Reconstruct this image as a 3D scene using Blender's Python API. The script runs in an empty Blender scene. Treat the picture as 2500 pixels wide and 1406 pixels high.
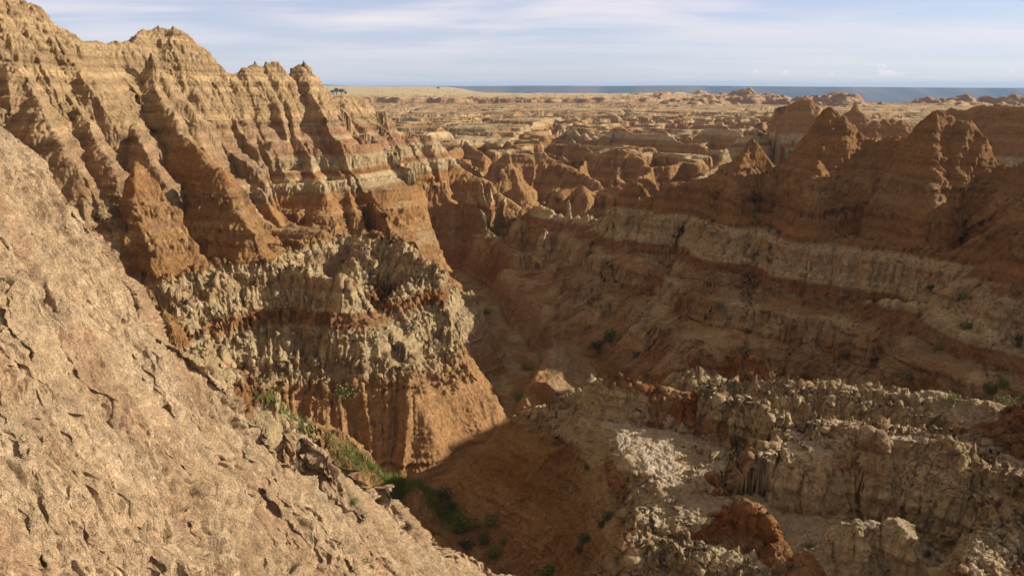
import bpy, math, random, time
import numpy as np
from mathutils import Vector
F4 = np.float32
T0 = time.time()
def log(*a): print('[%.1fs]' % (time.time() - T0), *a, flush=True)
rng = np.random.default_rng(7)
random.seed(7)
C = bpy.context.scene.collection

# ------------------------------------------------------------------ camera geometry (eye at the origin, looking along +y)
HAZE = 1.0e-4
FPX = 1944.0
PITCH = math.radians(14.1)
CP, SP = math.cos(PITCH), math.sin(PITCH)
def P3(X, Y, D):
    u = (X - 1250) / FPX; v = (Y - 703) / FPX
    dy = CP - v * SP; dz = -SP - v * CP
    return (D * u / dy, D, D * dz / dy)
def screen(x, y, z):
    f = y * CP - z * SP
    up = y * SP + z * CP
    return 1250 + FPX * x / f, 703 - FPX * up / f

# ------------------------------------------------------------------ numpy gradient noise
def _hash(ix, iy, iz, seed):
    h = (ix.astype(np.uint32) * np.uint32(374761393) + iy.astype(np.uint32) * np.uint32(668265263)
         + iz.astype(np.uint32) * np.uint32(2147483647) + np.uint32(seed * 1013904223 & 0xffffffff))
    h = (h ^ (h >> np.uint32(13))) * np.uint32(1274126177)
    h = h ^ (h >> np.uint32(16))
    return h
_a = np.linspace(0, 2 * np.pi, 64, endpoint=False)
G2 = np.stack([np.cos(_a), np.sin(_a)], 1).astype(F4) * F4(1.5)
_g = rng.normal(size=(128, 3)); _g /= np.linalg.norm(_g, axis=1)[:, None]
G3 = _g.astype(F4) * F4(1.6)
def _q(t): return t * t * t * (t * (t * 6 - 15) + 10)
def n2(x, y, seed=0):
    x = np.asarray(x, F4); y = np.asarray(y, F4)
    fx = np.floor(x); fy = np.floor(y)
    ix = fx.astype(np.int32); iy = fy.astype(np.int32)
    tx = x - fx; ty = y - fy
    ux = _q(tx); uy = _q(ty)
    z0 = np.zeros(1, np.int32)
    def g(dx, dy):
        h = (_hash(ix + dx, iy + dy, z0, seed) & np.uint32(63)).astype(np.int32)
        return G2[h, 0] * (tx - dx) + G2[h, 1] * (ty - dy)
    a = g(0, 0); b = g(1, 0); c = g(0, 1); d = g(1, 1)
    ab = a + ux * (b - a); cd = c + ux * (d - c)
    return ab + uy * (cd - ab)
def n3(x, y, z, seed=0):
    x = np.asarray(x, F4); y = np.asarray(y, F4); z = np.asarray(z, F4)
    fx = np.floor(x); fy = np.floor(y); fz = np.floor(z)
    ix = fx.astype(np.int32); iy = fy.astype(np.int32); iz = fz.astype(np.int32)
    tx = x - fx; ty = y - fy; tz = z - fz
    ux = _q(tx); uy = _q(ty); uz = _q(tz)
    def g(dx, dy, dz):
        h = (_hash(ix + dx, iy + dy, iz + dz, seed) & np.uint32(127)).astype(np.int32)
        return G3[h, 0] * (tx - dx) + G3[h, 1] * (ty - dy) + G3[h, 2] * (tz - dz)
    def pl(dz):
        a = g(0, 0, dz); b = g(1, 0, dz); c = g(0, 1, dz); d = g(1, 1, dz)
        ab = a + ux * (b - a); cd = c + ux * (d - c)
        return ab + uy * (cd - ab)
    p = pl(0); q = pl(1)
    return p + uz * (q - p)
def fbm2(x, y, seed=0, o=4, g=.5):
    s = 0; a = 1.0
    for i in range(o):
        s = s + a * n2(x, y, seed + i * 17); x = x * 2.03; y = y * 2.03; a *= g
    return s
def cells(x, y, seed=0, jit=.9):
    """distance to the nearest scattered point and a random value of its cell"""
    x = np.asarray(x, F4); y = np.asarray(y, F4)
    ix = np.floor(x).astype(np.int32); iy = np.floor(y).astype(np.int32)
    best = np.full(x.shape, 9, F4); val = np.zeros(x.shape, F4)
    z0 = np.zeros(1, np.int32)
    for dx in (-1, 0, 1):
        for dy in (-1, 0, 1):
            h = _hash(ix + dx, iy + dy, z0, seed)
            px = ix + dx + .5 + jit * ((h & np.uint32(1023)).astype(F4) / 1023 - .5)
            py = iy + dy + .5 + jit * (((h >> np.uint32(10)) & np.uint32(1023)).astype(F4) / 1023 - .5)
            v = ((h >> np.uint32(20)) & np.uint32(1023)).astype(F4) / 1023
            d = (px - x) ** 2 + (py - y) ** 2
            m = d < best
            best = np.where(m, d, best); val = np.where(m, v, val)
    return np.sqrt(best), val
def ss(a, b, x):
    t = np.clip((x - a) / (b - a), 0, 1); return t * t * (3 - 2 * t)

# ------------------------------------------------------------------ landforms: crest lines as (X, Y, distance), slopes left / right of the line
NAMES = ['canyon_floor', 'near_slope', 'cliff_ridge', 'clay_pillar', 'hoodoo_ridge', 'shadowed_ridge', 'far_ridge',
         'foreground_ridge', 'clay_mound', 'badland_hills', 'plateau', 'distant_escarpment', 'rock_spire']
SPINES = []
def S(name, pts, mL=1.1, mR=1.1, r=.5, L=30., lam=4., amp=.30, reach=45., plane=None, w=0., jag=0., edge=None, raw=False):
    """pts run away from or across the view; mL / mR are the fall to the left / right of the walking direction"""
    q = np.array([p if raw else P3(*p) for p in pts], float)
    SPINES.append(dict(id=NAMES.index(name), q=q, mL=mL, mR=mR, r=r, L=L, lam=lam, amp=amp, reach=reach, plane=plane, w=w, jag=jag, edge=edge, seed=len(SPINES)))
# --- near slope, lower left
S('near_slope', [(-420,-260,20),(-150,60,20),(0,235,20),(60,330,20.1),(150,430,20.3),(230,565,20.4),(290,640,20.4),(370,725,19.8),(405,830,19.4),(500,905,20.3),(600,975,20.7),(650,1020,20.7),(720,1110,20.8),(800,1190,21.3),(900,1265,22.2),(1050,1300,26),(1160,1360,29),(1240,1415,31.6),(1300,1600,33)], mL=1.5, r=.15, L=60, lam=2.0, amp=.10, reach=40, plane=(-15,-1.45,-.2))
S('near_slope', [(905,1262,24.6),(935,1180,24.8),(965,1212,24.4)], mL=1.8, mR=1.8, r=.35, L=4, lam=1, amp=.1, reach=8)
S('near_slope', [(700,1040,23),(745,1045,23.5),(800,1100,23)], mL=1.5, mR=1.3, r=.3, L=8, lam=1, amp=.15, reach=8)
S('clay_pillar', [(320,640,45),(372,668,44),(408,715,42.5),(430,800,40.5)], mL=1.6, mR=1.6, r=.3, L=14, lam=1.5, amp=.12, reach=14)
# --- left cliff
S('cliff_ridge', [(-500,-150,60),(-150,-60,66),(0,-10,70),(95,15,73),(112,50,74),(160,78,76),(205,125,79),(215,112,84),(330,103,90),(352,84,93),(385,66,95),(440,78,96.5),(475,102,98),(520,150,100),(565,182,101)], mL=.9, mR=1.4, r=.5, L=32, lam=5, amp=0.36, jag=.3)
S('cliff_ridge', [(565,182,101),(595,163,102),(630,154,104),(680,158,106),(690,185,107),(703,190,107.5)], mL=1.1, mR=1.35, r=.5, L=30, lam=5, amp=0.36, jag=.3)
S('cliff_ridge', [(703,200,107.5),(714,160,108),(742,155,109),(768,190,111),(795,218,113),(812,245,114),(850,236,116),(878,240,118),(905,268,120),(950,282,121),(968,328,122),(1010,342,123),(1045,330,124),(1065,342,125),(1095,378,126),(1120,410,125),(1180,440,123),(1240,478,121),(1280,525,118)], mL=1.1, mR=1.05, r=.6, L=26, lam=4.5, amp=0.36, jag=.3)
S('cliff_ridge', [(40,120,72),(130,190,70),(205,290,67),(280,400,64),(300,480,62)], mL=1.7, mR=1.7, r=.6, L=20, lam=4, amp=0.25, reach=22, jag=.3)
S('cliff_ridge', [(-60,60,66),(10,130,64),(60,190,63),(120,300,61),(190,420,59)], mL=1.8, mR=1.8, r=.8, L=20, lam=4, amp=0.25, reach=22, jag=.3)
S('cliff_ridge', [(205,118,79),(255,210,76),(320,310,71),(362,365,68),(400,450,65)], mL=1.7, mR=1.7, r=.5, L=20, lam=4, amp=0.36, reach=22, jag=.3)
S('cliff_ridge', [(372,190,86),(370,130,86.5),(378,190,86),(400,250,84),(440,330,80),(500,375,76),(545,420,73)], mL=1.5, mR=1.5, r=.25, L=16, lam=3, amp=0.36, reach=18, jag=.3)
S('cliff_ridge', [(460,170,96),(470,240,94),(490,310,91),(510,370,88)], mL=1.4, mR=1.4, r=.3, L=16, lam=3, amp=0.36, reach=14, jag=.3)
S('cliff_ridge', [(625,156,104),(611,250,101),(604,350,96),(622,425,91),(650,500,85),(690,560,80)], mL=1.5, mR=1.2, r=.3, L=18, lam=3.5, amp=0.36, reach=20, jag=.3)
S('cliff_ridge', [(690,185,106),(706,262,104),(725,330,100),(760,400,96),(790,470,92)], mL=1.3, mR=1.4, r=.3, L=18, lam=3, amp=0.36, reach=15, jag=.3)
S('cliff_ridge', [(742,156,109),(728,240,108),(778,300,104),(800,370,101),(840,440,97),(870,520,92)], mL=1.4, mR=1.2, r=.3, L=18, lam=3, amp=0.36, reach=18, jag=.3)
S('cliff_ridge', [(878,241,118),(890,320,115),(905,390,110),(950,460,104),(985,520,99)], mL=1.5, mR=1.2, r=.3, L=18, lam=3, amp=0.36, reach=18, jag=.3)
S('cliff_ridge', [(1000,345,122),(1030,400,117),(1060,450,112)], mL=1.2, mR=1.2, r=.4, L=18, lam=3, amp=0.36, reach=16, jag=.3)
S('clay_pillar', [(332,390,60),(345,375,60),(362,390,59.5),(400,455,58.5),(440,520,57)], mL=3.0, mR=2.8, r=.6, L=12, lam=3, amp=.15, reach=16)
S('clay_pillar', [(462,450,57),(470,500,57),(480,560,56)], mL=3.4, mR=3.2, r=.5, L=10, lam=2, amp=.1, reach=12)
S('clay_pillar', [(525,415,66),(542,405,65),(570,470,64),(610,560,62)], mL=1.8, mR=1.6, r=.6, L=10, lam=3, amp=.2, reach=16)
S('clay_pillar', [(435,345,74),(455,335,74),(500,370,72),(540,440,69)], mL=1.5, mR=1.5, r=.5, L=12, lam=3, amp=.25, reach=16)
# --- pale platform and its spires, left of the channel
S('hoodoo_ridge', [(150,630,60),(250,642,60.5),(420,645,60.5),(560,630,63),(640,605,67),(720,572,72)], mL=.5, mR=1.5, w=2.5, r=.4, L=22, lam=3.5, amp=.40, reach=26, jag=.9)
S('hoodoo_ridge', [(600,640,62),(700,660,61),(850,690,59.5)], mL=1, mR=1.4, r=.4, L=20, lam=3, amp=.35, reach=22, jag=.9)
S('hoodoo_ridge', [(720,558,74),(770,552,75),(840,572,73.5),(905,572,73),(980,592,71),(1020,640,69),(1060,665,67.5),(1110,690,66),(1145,745,64.5),(1200,810,63),(1270,872,63)], mL=1.1, mR=.75, r=.4, L=20, lam=3, amp=.35, reach=26, jag=.9)
S('hoodoo_ridge', [(905,572,73),(870,640,69),(850,700,65),(800,790,61)], mL=.9, mR=.9, r=.4, L=16, lam=3, amp=.3, reach=16, jag=.9)
S('hoodoo_ridge', [(1060,670,67.5),(960,740,63),(860,800,60)], mL=.9, mR=.9, r=.4, L=16, lam=3, amp=.3, reach=16, jag=.9)
S('hoodoo_ridge', [(600,862,55),(700,868,56),(850,890,56.5),(940,893,57),(1030,868,57),(1085,872,57.5),(1150,915,58),(1200,955,58.5),(1238,1000,58)], mL=1.3, mR=1.05, r=.3, L=60, lam=5, amp=.12, reach=24, jag=1.0)
# --- half shaded jagged ridge in mid canyon
S('shadowed_ridge', [(930,580,98),(960,548,103),(1000,515,106),(1040,505,109),(1080,490,111),(1130,466,116),(1190,472,118),(1235,500,118),(1275,515,116)], mL=1.2, mR=1.25, r=.3, L=22, lam=3.5, amp=.5, reach=30, jag=2.4)
S('shadowed_ridge', [(1010,515,107),(1030,560,103),(1050,600,100)], mL=1.4, mR=1.4, r=.3, L=14, lam=2.5, amp=.4, reach=12, jag=.5)
S('shadowed_ridge', [(1135,468,115),(1120,530,109),(1130,575,105)], mL=1.4, mR=1.4, r=.3, L=14, lam=2.5, amp=.4, reach=12, jag=.5)
S('shadowed_ridge', [(1200,540,107),(1225,580,104),(1260,620,101)], mL=1.4, mR=1.4, r=.3, L=14, lam=2.5, amp=.4, reach=12, jag=.5)
S('shadowed_ridge', [(1275,530,110),(1300,508,108),(1345,515,104),(1400,525,101),(1470,528,98),(1510,522,96),(1525,470,95),(1545,452,94),(1585,470,92)], mL=1.0, mR=1.1, r=.5, L=24, lam=4, amp=.3, reach=34, jag=.5)
S('rock_spire', [(1390,492,101)], mL=6, mR=6, r=.15, L=5, amp=0, reach=4)
S('rock_spire', [(1330,555,99)], mL=4, mR=4, r=.25, L=5, amp=0, reach=4)
S('rock_spire', [(1180,545,108)], mL=4, mR=4, r=.3, L=5, amp=0, reach=4)
# --- shaded wall on the right
S('shadowed_ridge', [(1590,478,92),(1640,452,90),(1720,436,89),(1775,402,88),(1815,350,87),(1832,338,86.8),(1850,345,86.5),(1870,385,86),(1892,418,85.5),(1910,415,85),(1935,388,84),(1985,305,83),(2020,276,82),(2060,292,81),(2090,322,80.5),(2150,347,79.5),(2230,332,78),(2270,285,76.5),(2300,272,75.5),(2335,288,75),(2370,300,74),(2410,342,73),(2440,398,72),(2465,405,71.5),(2500,395,70),(2620,340,64),(2800,330,55)], mL=1.1, mR=1.15, r=.25, L=40, lam=5, amp=.18, reach=46, jag=.25)
S('shadowed_ridge', [(2020,276,82),(2006,350,79.5),(1988,450,75.5),(1980,530,72)], mL=1.1, mR=1.4, r=.3, L=18, lam=4, amp=.2, reach=16, jag=.5)
S('shadowed_ridge', [(1832,338,86.8),(1805,420,84),(1790,490,80)], mL=1.3, mR=1.3, r=.3, L=18, lam=4, amp=.2, reach=14, jag=.5)
S('shadowed_ridge', [(2290,275,75.5),(2280,380,72),(2270,480,69)], mL=1.2, mR=1.2, r=.4, L=18, lam=4, amp=.2, reach=12, jag=.5)
S('shadowed_ridge', [(1560,490,92),(1700,500,87),(1880,570,76),(2100,592,68.5),(2300,622,63.5),(2500,640,59),(2750,650,53)], mL=.8, mR=1.1, r=.4, L=20, lam=3, amp=.30, reach=30, jag=.5)
S('shadowed_ridge', [(1530,600,86.5),(1620,680,77),(1850,722,66.5),(2100,742,62),(2300,750,58),(2500,758,54.5),(2750,760,50)], mL=.6, mR=.55, r=.4, L=60, lam=5, amp=.30, reach=44, jag=.5)
S('shadowed_ridge', [(1530,480,93),(1512,600,87),(1455,740,82),(1345,852,78.5)], mL=1.1, mR=1.0, r=.5, L=20, lam=4, amp=.3, reach=26, jag=.5)
S('shadowed_ridge', [(1340,560,101),(1335,650,97),(1300,760,91)], mL=1.1, mR=1.1, r=.5, L=18, lam=4, amp=.3, reach=22, jag=.5)
S('shadowed_ridge', [(2480,700,52),(2600,700,50)], mL=1.1, mR=1.1, r=1, L=18, lam=2, amp=.3, reach=12, jag=.5)
# --- ridges behind the wall
S('far_ridge', [(1690,450,128),(1745,410,138),(1800,345,146),(1870,330,150),(1893,265,150),(1955,240,148),(1980,246,147),(2005,278,146),(2060,290,146),(2120,320,146)], mL=1.2, mR=1.1, r=.4, L=40, lam=6, amp=.3, reach=40)
S('far_ridge', [(2045,290,176),(2090,261,172),(2112,288,170)], mL=1.2, mR=1.1, r=.4, L=30, lam=6, amp=.3, reach=30)
S('far_ridge', [(2100,300,128),(2180,292,128),(2240,312,127)], mL=1.1, mR=1.1, r=.6, L=30, lam=5, amp=.4, reach=30)
S('far_ridge', [(2225,330,112),(2260,290,111),(2350,266,107),(2500,262,100),(2760,262,92)], mL=1.0, mR=1.2, r=.8, L=30, lam=5, amp=.4, reach=34)
# --- clay hills beyond the canyon
for pts in ([(1238,374,150),(1330,372,150),(1365,400,148),(1410,425,146),(1460,445,143),(1510,478,138)],
            [(1180,455,140),(1215,425,142),(1245,400,144)], [(1215,400,152),(1205,440,146)],
            [(1470,372,170),(1492,358,168),(1540,374,165),(1600,412,158),(1635,442,152)],
            [(1380,360,182),(1398,345,181),(1450,372,174),(1490,410,164)], [(1340,395,160),(1385,405,158)],
            [(1095,375,165),(1135,345,172),(1180,372,165)], [(1215,365,186),(1238,342,185),(1270,365,182)], [(1160,410,152),(1120,400,158)],
            [(1470,330,205),(1512,308,202),(1560,332,196),(1612,318,192),(1660,348,186),(1700,352,182),(1745,380,176)],
            [(1700,330,215),(1760,298,212),(1800,325,205),(1850,340,196)], [(1330,330,210),(1380,318,215),(1430,330,205)],
            [(1230,470,132),(1262,450,131),(1285,485,127)], [(1370,470,140),(1420,450,141),(1430,490,134)], [(1600,372,175),(1640,392,168),(1690,388,166)],
            [(1490,450,140),(1540,462,134)], [(1040,330,190),(1080,312,200)], [(1290,340,215),(1320,345,200)]):
    S('badland_hills', pts, mL=1.0, mR=1.0, r=.5, L=26, lam=5, amp=.45, reach=26)
# --- pale ledges and ridges, lower right
S('foreground_ridge', [(1215,1018,47),(1240,988,48),(1290,962,48.5),(1400,944,48.5),(1470,928,48),(1560,960,46.5),(1650,985,45.5)], mL=1.1, mR=1.0, r=.6, L=20, lam=3.8, amp=.35, reach=20, jag=.35)
S('foreground_ridge', [(1690,915,48),(1760,924,47),(1830,920,46.5),(1900,935,46),(2000,944,45.5),(2150,957,44.5),(2300,974,43),(2400,992,41.5),(2500,985,40.5),(2750,970,38)], mL=.8, mR=1.2, r=.7, L=12, lam=3.8, amp=.35, reach=18, jag=.35)
S('foreground_ridge', [(1690,920,47.5),(1760,960,45),(1850,1010,43),(1925,1040,41.5),(1965,1068,40)], mL=1.3, mR=1.6, r=.4, L=14, lam=3.0, amp=.35, reach=12, jag=.35)
S('foreground_ridge', [(1200,1015,48),(1262,1060,46),(1320,1085,44.8),(1345,1092,44.5),(1390,1135,43),(1415,1165,42),(1460,1140,41),(1500,1128,40.2),(1520,1200,38),(1510,1280,35.5),(1490,1350,33.5),(1470,1420,32),(1430,1600,28)], mL=.9, mR=1.35, r=.4, L=24, lam=3.8, amp=.3, reach=22, jag=.35)
S('foreground_ridge', [(1450,1185,38.5),(1600,1160,38.5),(1700,1185,37.5),(1900,1245,36),(2150,1345,33),(2400,1400,31),(2700,1430,28)], mL=.12, mR=.45, r=2.5, L=30, lam=4.5, amp=.08, reach=30, jag=0, edge=5.5)
S('foreground_ridge', [(1250,1030,47),(1450,1045,44.5),(1600,1060,43)], mL=.3, mR=.45, r=1.5, L=30, lam=4.5, amp=.08, reach=14, jag=0, edge=3)
S('foreground_ridge', [(1930,1130,37),(1960,1105,37),(2020,1098,36.6),(2080,1048,37),(2160,1062,36.4),(2250,1060,36),(2335,1090,35),(2420,1130,33.5),(2600,1130,31)], mL=.35, mR=2.4, r=.8, L=9, lam=3.0, amp=.25, reach=16, jag=.35, edge=4)
S('foreground_ridge', [(2000,1340,31.5),(2040,1300,31.6),(2062,1285,31.5),(2100,1305,31.2),(2165,1312,31),(2195,1292,30.8),(2240,1345,30),(2300,1420,29)], mL=1.6, mR=1.5, r=.3, L=9, lam=2.2, amp=.3, reach=10, jag=.35)
S('foreground_ridge', [(2560,1190,30),(2480,1225,30),(2425,1285,29),(2385,1400,27),(2380,1600,24)], mL=1.3, mR=1.6, r=.4, L=12, lam=3.0, amp=.3, reach=14, jag=.35)
S('foreground_ridge', [(1500,1330,33.5),(1620,1340,33),(1750,1360,32),(1900,1390,31.5)], mL=.9, mR=.9, r=.8, L=12, lam=3.0, amp=.3, reach=12, jag=.35)
for pts, m_ in (([(1470,950,47.6),(1510,910,47.4),(1548,938,46.6),(1600,968,46)], 1.9), ([(1600,968,46),(1660,975,45.5),(1690,960,46)], 1.9),
            ([(1760,1165,37.5),(1765,1172,37.3)], 1.5), ([(1690,1292,33.6),(1755,1262,33.6),(1800,1238,33.9),(1850,1248,33.6),(1890,1300,32.5),(1880,1345,31.8)], 1.9),
            ([(1690,872,55),(1725,874,54.5),(1782,880,54),(1850,888,53)], 1.2), ([(1690,872,55),(1640,925,52),(1600,960,50)], 1.0),
            ([(1990,1345,31.5),(1960,1385,30.8)], 1.3), ([(2560,930,38),(2600,960,37)], 1.1)):
    S('clay_mound', pts, mL=m_, mR=m_, r=.4, L=8, lam=3, amp=.35, reach=4.2)


# ------------------------------------------------------------------ heightfield
def base_height(x, y):
    """low ground between the ridges: canyon system near, plateau with drainages farther, basin and escarpment far"""
    w = fbm2(x / 60, y / 60, 3, 4)
    near = -24.6 + 2.6 * np.clip(1 - 2 * np.abs(fbm2(x / 16, y / 16, 5, 3)), -.5, 1) + .3 * n2(x / 2.5, y / 2.5, 6)
    near = near - .7 - 2.2 * ss(70, 58, y) * ss(8, 0, x) - 2.4 * ss(78, 68, y) * ss(20, 13, x) * ss(50, 55, y)
    # mid ground rises gently to the plateau
    rg = np.clip(1 - np.abs(fbm2(x / 26, y / 30, 4, 4)) * 1.9, 0, 1)
    mid = -24.5 + 2.0 * w + 12 * rg ** 1.3
    mid = np.minimum(mid, -13.4 + .1 * (mid + 13.4))
    k = ss(105, 170, y + .15 * x)
    h = near * (1 - k) + mid * k
    # plateau
    edge = 195 + 26 * n2(x / 45, .3, 11) + 16 * n2(x / 14, y / 30, 12) + .25 * np.maximum(0, x - 20) - 35 * np.exp(-((x + 45) / 40) ** 2)
    ax0 = x / y
    edge = edge + 165 * ss(-.03, .07, ax0) * (1 - ss(.30, .40, ax0))
    st = fbm2(x / 62, y / 34, 16, 5, .52) * 2.9 + .35
    fr = st - np.floor(st)
    st = np.clip(np.floor(st) + ss(.42, .58, fr) + .08 * fr, -2.2, 1.3)
    pl = -13.6 + 1.35 * np.clip(st, -2.2, np.where(y > 480, .8, 1.3)) + .12 * n2(x / 6, y / 6, 13)
    rd = np.abs(fbm2(x / 62 + 3, y / 95, 14, 3))
    dr = np.clip((.16 - rd) / .16, 0, 1)
    cut = 5.5 * dr * (1 - .8 * ss(300, 560, y))
    plat = pl - cut
    k = ss(-6, 10, y - edge)
    h = h * (1 - k) + np.maximum(plat, h) * k
    # grassy upper plain with a fluted scarp
    sc = 730 + 45 * n2(x / 120, 0, 21) + 22 * n2(x / 35, 0, 22) + 14 * n2(x / 13, y / 50, 23) + np.maximum(0, x - 120) * .9
    k = np.clip((y - sc) / 11, 0, 1)
    h = h + k * (3.9 + .0004 * np.clip(y - sc, 0, 2000))
    # left: low green rise on the horizon
    ax = x / y
    k = ss(1400, 3300, y) * ss(.02, -.16, ax)
    h = h + k * (20 + 9 * n2(ax * 7 + .7, 2.2, 31))
    # right: ground breaks down to the basin
    br = 1350 + 150 * n2(x / 260, 0, 41) + 90 * n2(x / 70, y / 200, 42) + 1700 * ss(.0, -.14, ax) - 650 * ss(.12, .42, ax)
    k = ss(0, 260, y - br)
    knob = (6 + 7 * ss(.15, .4, ax)) * np.maximum(0, fbm2(x / 34, y / 90, 43, 4) - .05) * ss(.05, .25, ax) * ss(560, 640, y)
    h = h + np.minimum(knob, 9) * (1 - k)
    h = h - k * (75 + 10 * n2(x / 300, y / 300, 44)) * ss(-.08, .03, ax)
    # escarpment far off
    es = 5600 + 380 * n2(x / 900, 0, 51) + 160 * n2(x / 260, y / 900, 52)
    k = np.clip((y - es) / 420, 0, 1)
    top = 14 + 4 * n2(x / 900, 7, 53) - 16 * ss(.15, .7, ax)
    far = y > 4500
    h = np.where(far, h * (1 - k) + (top - (y - es) * .0006) * k, h)
    return h.astype(F4)

CHANNEL = [np.array(P3(*p)) for p in ((1260, 1520, 37.5), (1185, 1390, 42.5), (1062, 1190, 50), (1245, 1040, 57), (1240, 975, 66), (1272, 872, 76), (1195, 775, 90), (1150, 700, 104), (1100, 664, 112))]

CHANNEL2 = [np.array(P3(*p)) for p in ((600, 955, 53), (640, 985, 52), (850, 1120, 50), (1062, 1190, 50))]

def terrace(z):
    kin = [-90, -28, -22.2, -21.2, -19.6, -18.9, -17.3, -16.4, -15.6, -14.6, -13.5, -11.9, -11.3, -10.5, -9.4, -8.9, -8.0, -4.2, -3.8, 3.0, 3.4, 6, 60]
    kou = [-90, -28, -22.2, -20.6, -19.9, -18.1, -17.4, -16.7, -15.9, -14.0, -13.4, -12.0, -10.9, -10.4, -9.6, -8.5, -8.0, -4.3, -3.6, 2.9, 3.7, 6, 60]
    return np.interp(z, kin, kou).astype(F4)

def height(x, y, want_id=False):
    x = x.astype(F4); y = y.astype(F4)
    h = base_height(x, y)
    idm = np.zeros(h.shape, np.int8)
    idm[(y > 215) | (h > -20)] = NAMES.index('plateau')
    idm[y > 4700] = NAMES.index('distant_escarpment')
    idm[(y > 112) & (y < 215) & (idm == 0)] = NAMES.index('badland_hills')
    idm[(y > 112) & (y < 430) & (h < -14.3)] = NAMES.index('badland_hills')
    sc = 1 + .0 * x
    wx = x + .5 * n2(x / 5, y / 5, 61) + .18 * n2(x / 1.6, y / 1.6, 63)
    wy = y + .5 * n2(x / 5, y / 5, 62) + .18 * n2(x / 1.6, y / 1.6, 64)
    hf = h.ravel(); idf = idm.ravel(); X = wx.ravel(); Y = wy.ravel()
    for sp in SPINES:
        q = sp['q']; R = sp['reach']
        m = np.nonzero((X > q[:, 0].min() - R) & (X < q[:, 0].max() + R) & (Y > q[:, 1].min() - R) & (Y < q[:, 1].max() + R))[0]
        if not len(m): continue
        px = X[m]; py = Y[m]
        bd = np.full(px.shape, 1e9, F4); bs = np.zeros(px.shape, F4); bz = np.zeros(px.shape, F4); sd = np.ones(px.shape, F4)
        acc = 0.
        for i in range(max(1, len(q) - 1)):
            a = q[i]; b = q[min(i + 1, len(q) - 1)]
            ex, ey = b[0] - a[0], b[1] - a[1]; l2 = ex * ex + ey * ey + 1e-9; l = math.sqrt(l2)
            t = np.clip(((px - a[0]) * ex + (py - a[1]) * ey) / l2, 0, 1)
            dx = px - a[0] - t * ex; dy = py - a[1] - t * ey
            d = dx * dx + dy * dy
            mm = d < bd
            bd = np.where(mm, d, bd); bs = np.where(mm, acc + t * l, bs); bz = np.where(mm, a[2] + t * (b[2] - a[2]), bz)
            sd = np.where(mm, np.where(dy * ex - dx * ey > 0, 1., -1.), sd)
            acc += l
        d = np.maximum(0, np.sqrt(bd) - sp['w'])
        k = d < R
        m = m[k]; d = d[k]; bs = bs[k]; bz = bz[k]; sd = sd[k]
        if not len(m): continue
        r = sp['r']; L = sp['L']; lam = sp['lam']
        slope = np.where(sd > 0, sp['mL'], sp['mR']).astype(F4)
        de = np.sqrt(d * d + r * r) - r
        drop = slope * L * np.log1p(de / L)
        if sp['edge']:
            drop = drop + 1.9 * np.maximum(0, d - sp['edge'] * (1 + .5 * n2(bs / 4, d / 9, sp['seed'] + 600)))
        if sp['amp'] > 0:
            wv = .35 * n2(bs / lam, d / lam, sp['seed'] + 100)
            g = np.abs(n2(bs / lam + wv + sd * 7.3, d / (lam * 3.5) + sp['seed'] * 3.1, sp['seed'] + 200))
            g2 = np.abs(n2(bs / lam * 2.7 + wv, d / (lam * 1.6), sp['seed'] + 300))
            g3 = np.abs(n2(bs / lam * 6.5 + wv, d / (lam * .9), sp['seed'] + 350))
            amt = sp['amp'] * np.minimum(d, 2.0 * lam) * slope
            drop = drop + amt * (1.9 * g + .75 * g2 + .25 * g3)
            bz = bz + (.10 * lam * n2(bs / lam * 1.3, 4.4, sp['seed'] + 400) + .05 * lam * n2(bs / lam * 4, 1.4, sp['seed'] + 500)) * min(1, sp['amp'] * 4)
        if sp['jag'] > 0:
            bz = bz + sp['jag'] * (.35 - 1.6 * np.abs(n2(bs / 1.7, sp['seed'], 501))) * 1. + sp['jag'] * .5 * (.3 - 1.5 * np.abs(n2(bs / .6, sp['seed'], 502)))
        zz = bz - drop
        if sp['plane']:
            pa, pb, pc = sp['plane']; ux = X[m]; uy = Y[m]
            cu = q[:, 0] / q[:, 1]
            dcr = np.interp(ux / np.maximum(uy, 1), cu, q[:, 1]) + .25 * n2(ux / 1.5, uy / 1.5, 776)
            bk = uy - dcr
            pp = .6 * ux + .77 * uy + .5 * n2(ux / 3, uy / 3, 775); qq = .77 * ux - .6 * uy
            rill = .44 - .80 * np.abs(n2(pp / 3.1, qq / 9, 777)) - .22 * np.abs(n2(pp / 1.15 + .4 * n2(ux, uy, 781), qq / 2.6, 778)) - .15 * np.abs(n2(pp / .42, qq / 1.4, 780)) + .4 * n2(ux / 5, uy / 5, 779)
            zz = pa + pb * ux + pc * uy + rill * (.35 + .65 * ss(0, 2.5, -bk)) - 1.5 * np.maximum(0, bk)
        k = zz > hf[m]
        hf[m[k]] = zz[k]; idf[m[k]] = sp['id']
    cz = np.full(hf.shape, 1e9, F4)
    for a, b, st_, wd_ in [(p, q, 5. if q[1] > 60 else 12., .4 + .9 * (q[1] > 68)) for p, q in zip(CHANNEL[:-1], CHANNEL[1:])] + [(p, q, 11., .4) for p, q in zip(CHANNEL2[:-1], CHANNEL2[1:])]:
        m = np.nonzero((Y > min(a[1], b[1]) - 16) & (Y < max(a[1], b[1]) + 16) & (np.abs(X - a[0]) < 32))[0]
        ex, ey = b[0] - a[0], b[1] - a[1]; l2 = ex * ex + ey * ey
        t = np.clip(((X[m] - a[0]) * ex + (Y[m] - a[1]) * ey) / l2, 0, 1)
        d = np.hypot(X[m] - a[0] - t * ex, Y[m] - a[1] - t * ey)
        cz[m] = np.minimum(cz[m], a[2] + t * (b[2] - a[2]) + (1.8 if st_ < 9 else 1.2) * np.maximum(0, d - wd_ - 1.3 * np.abs(n2(X[m] / 6, Y[m] / 6, 901))) + 3 * np.maximum(0, d - st_))
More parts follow.
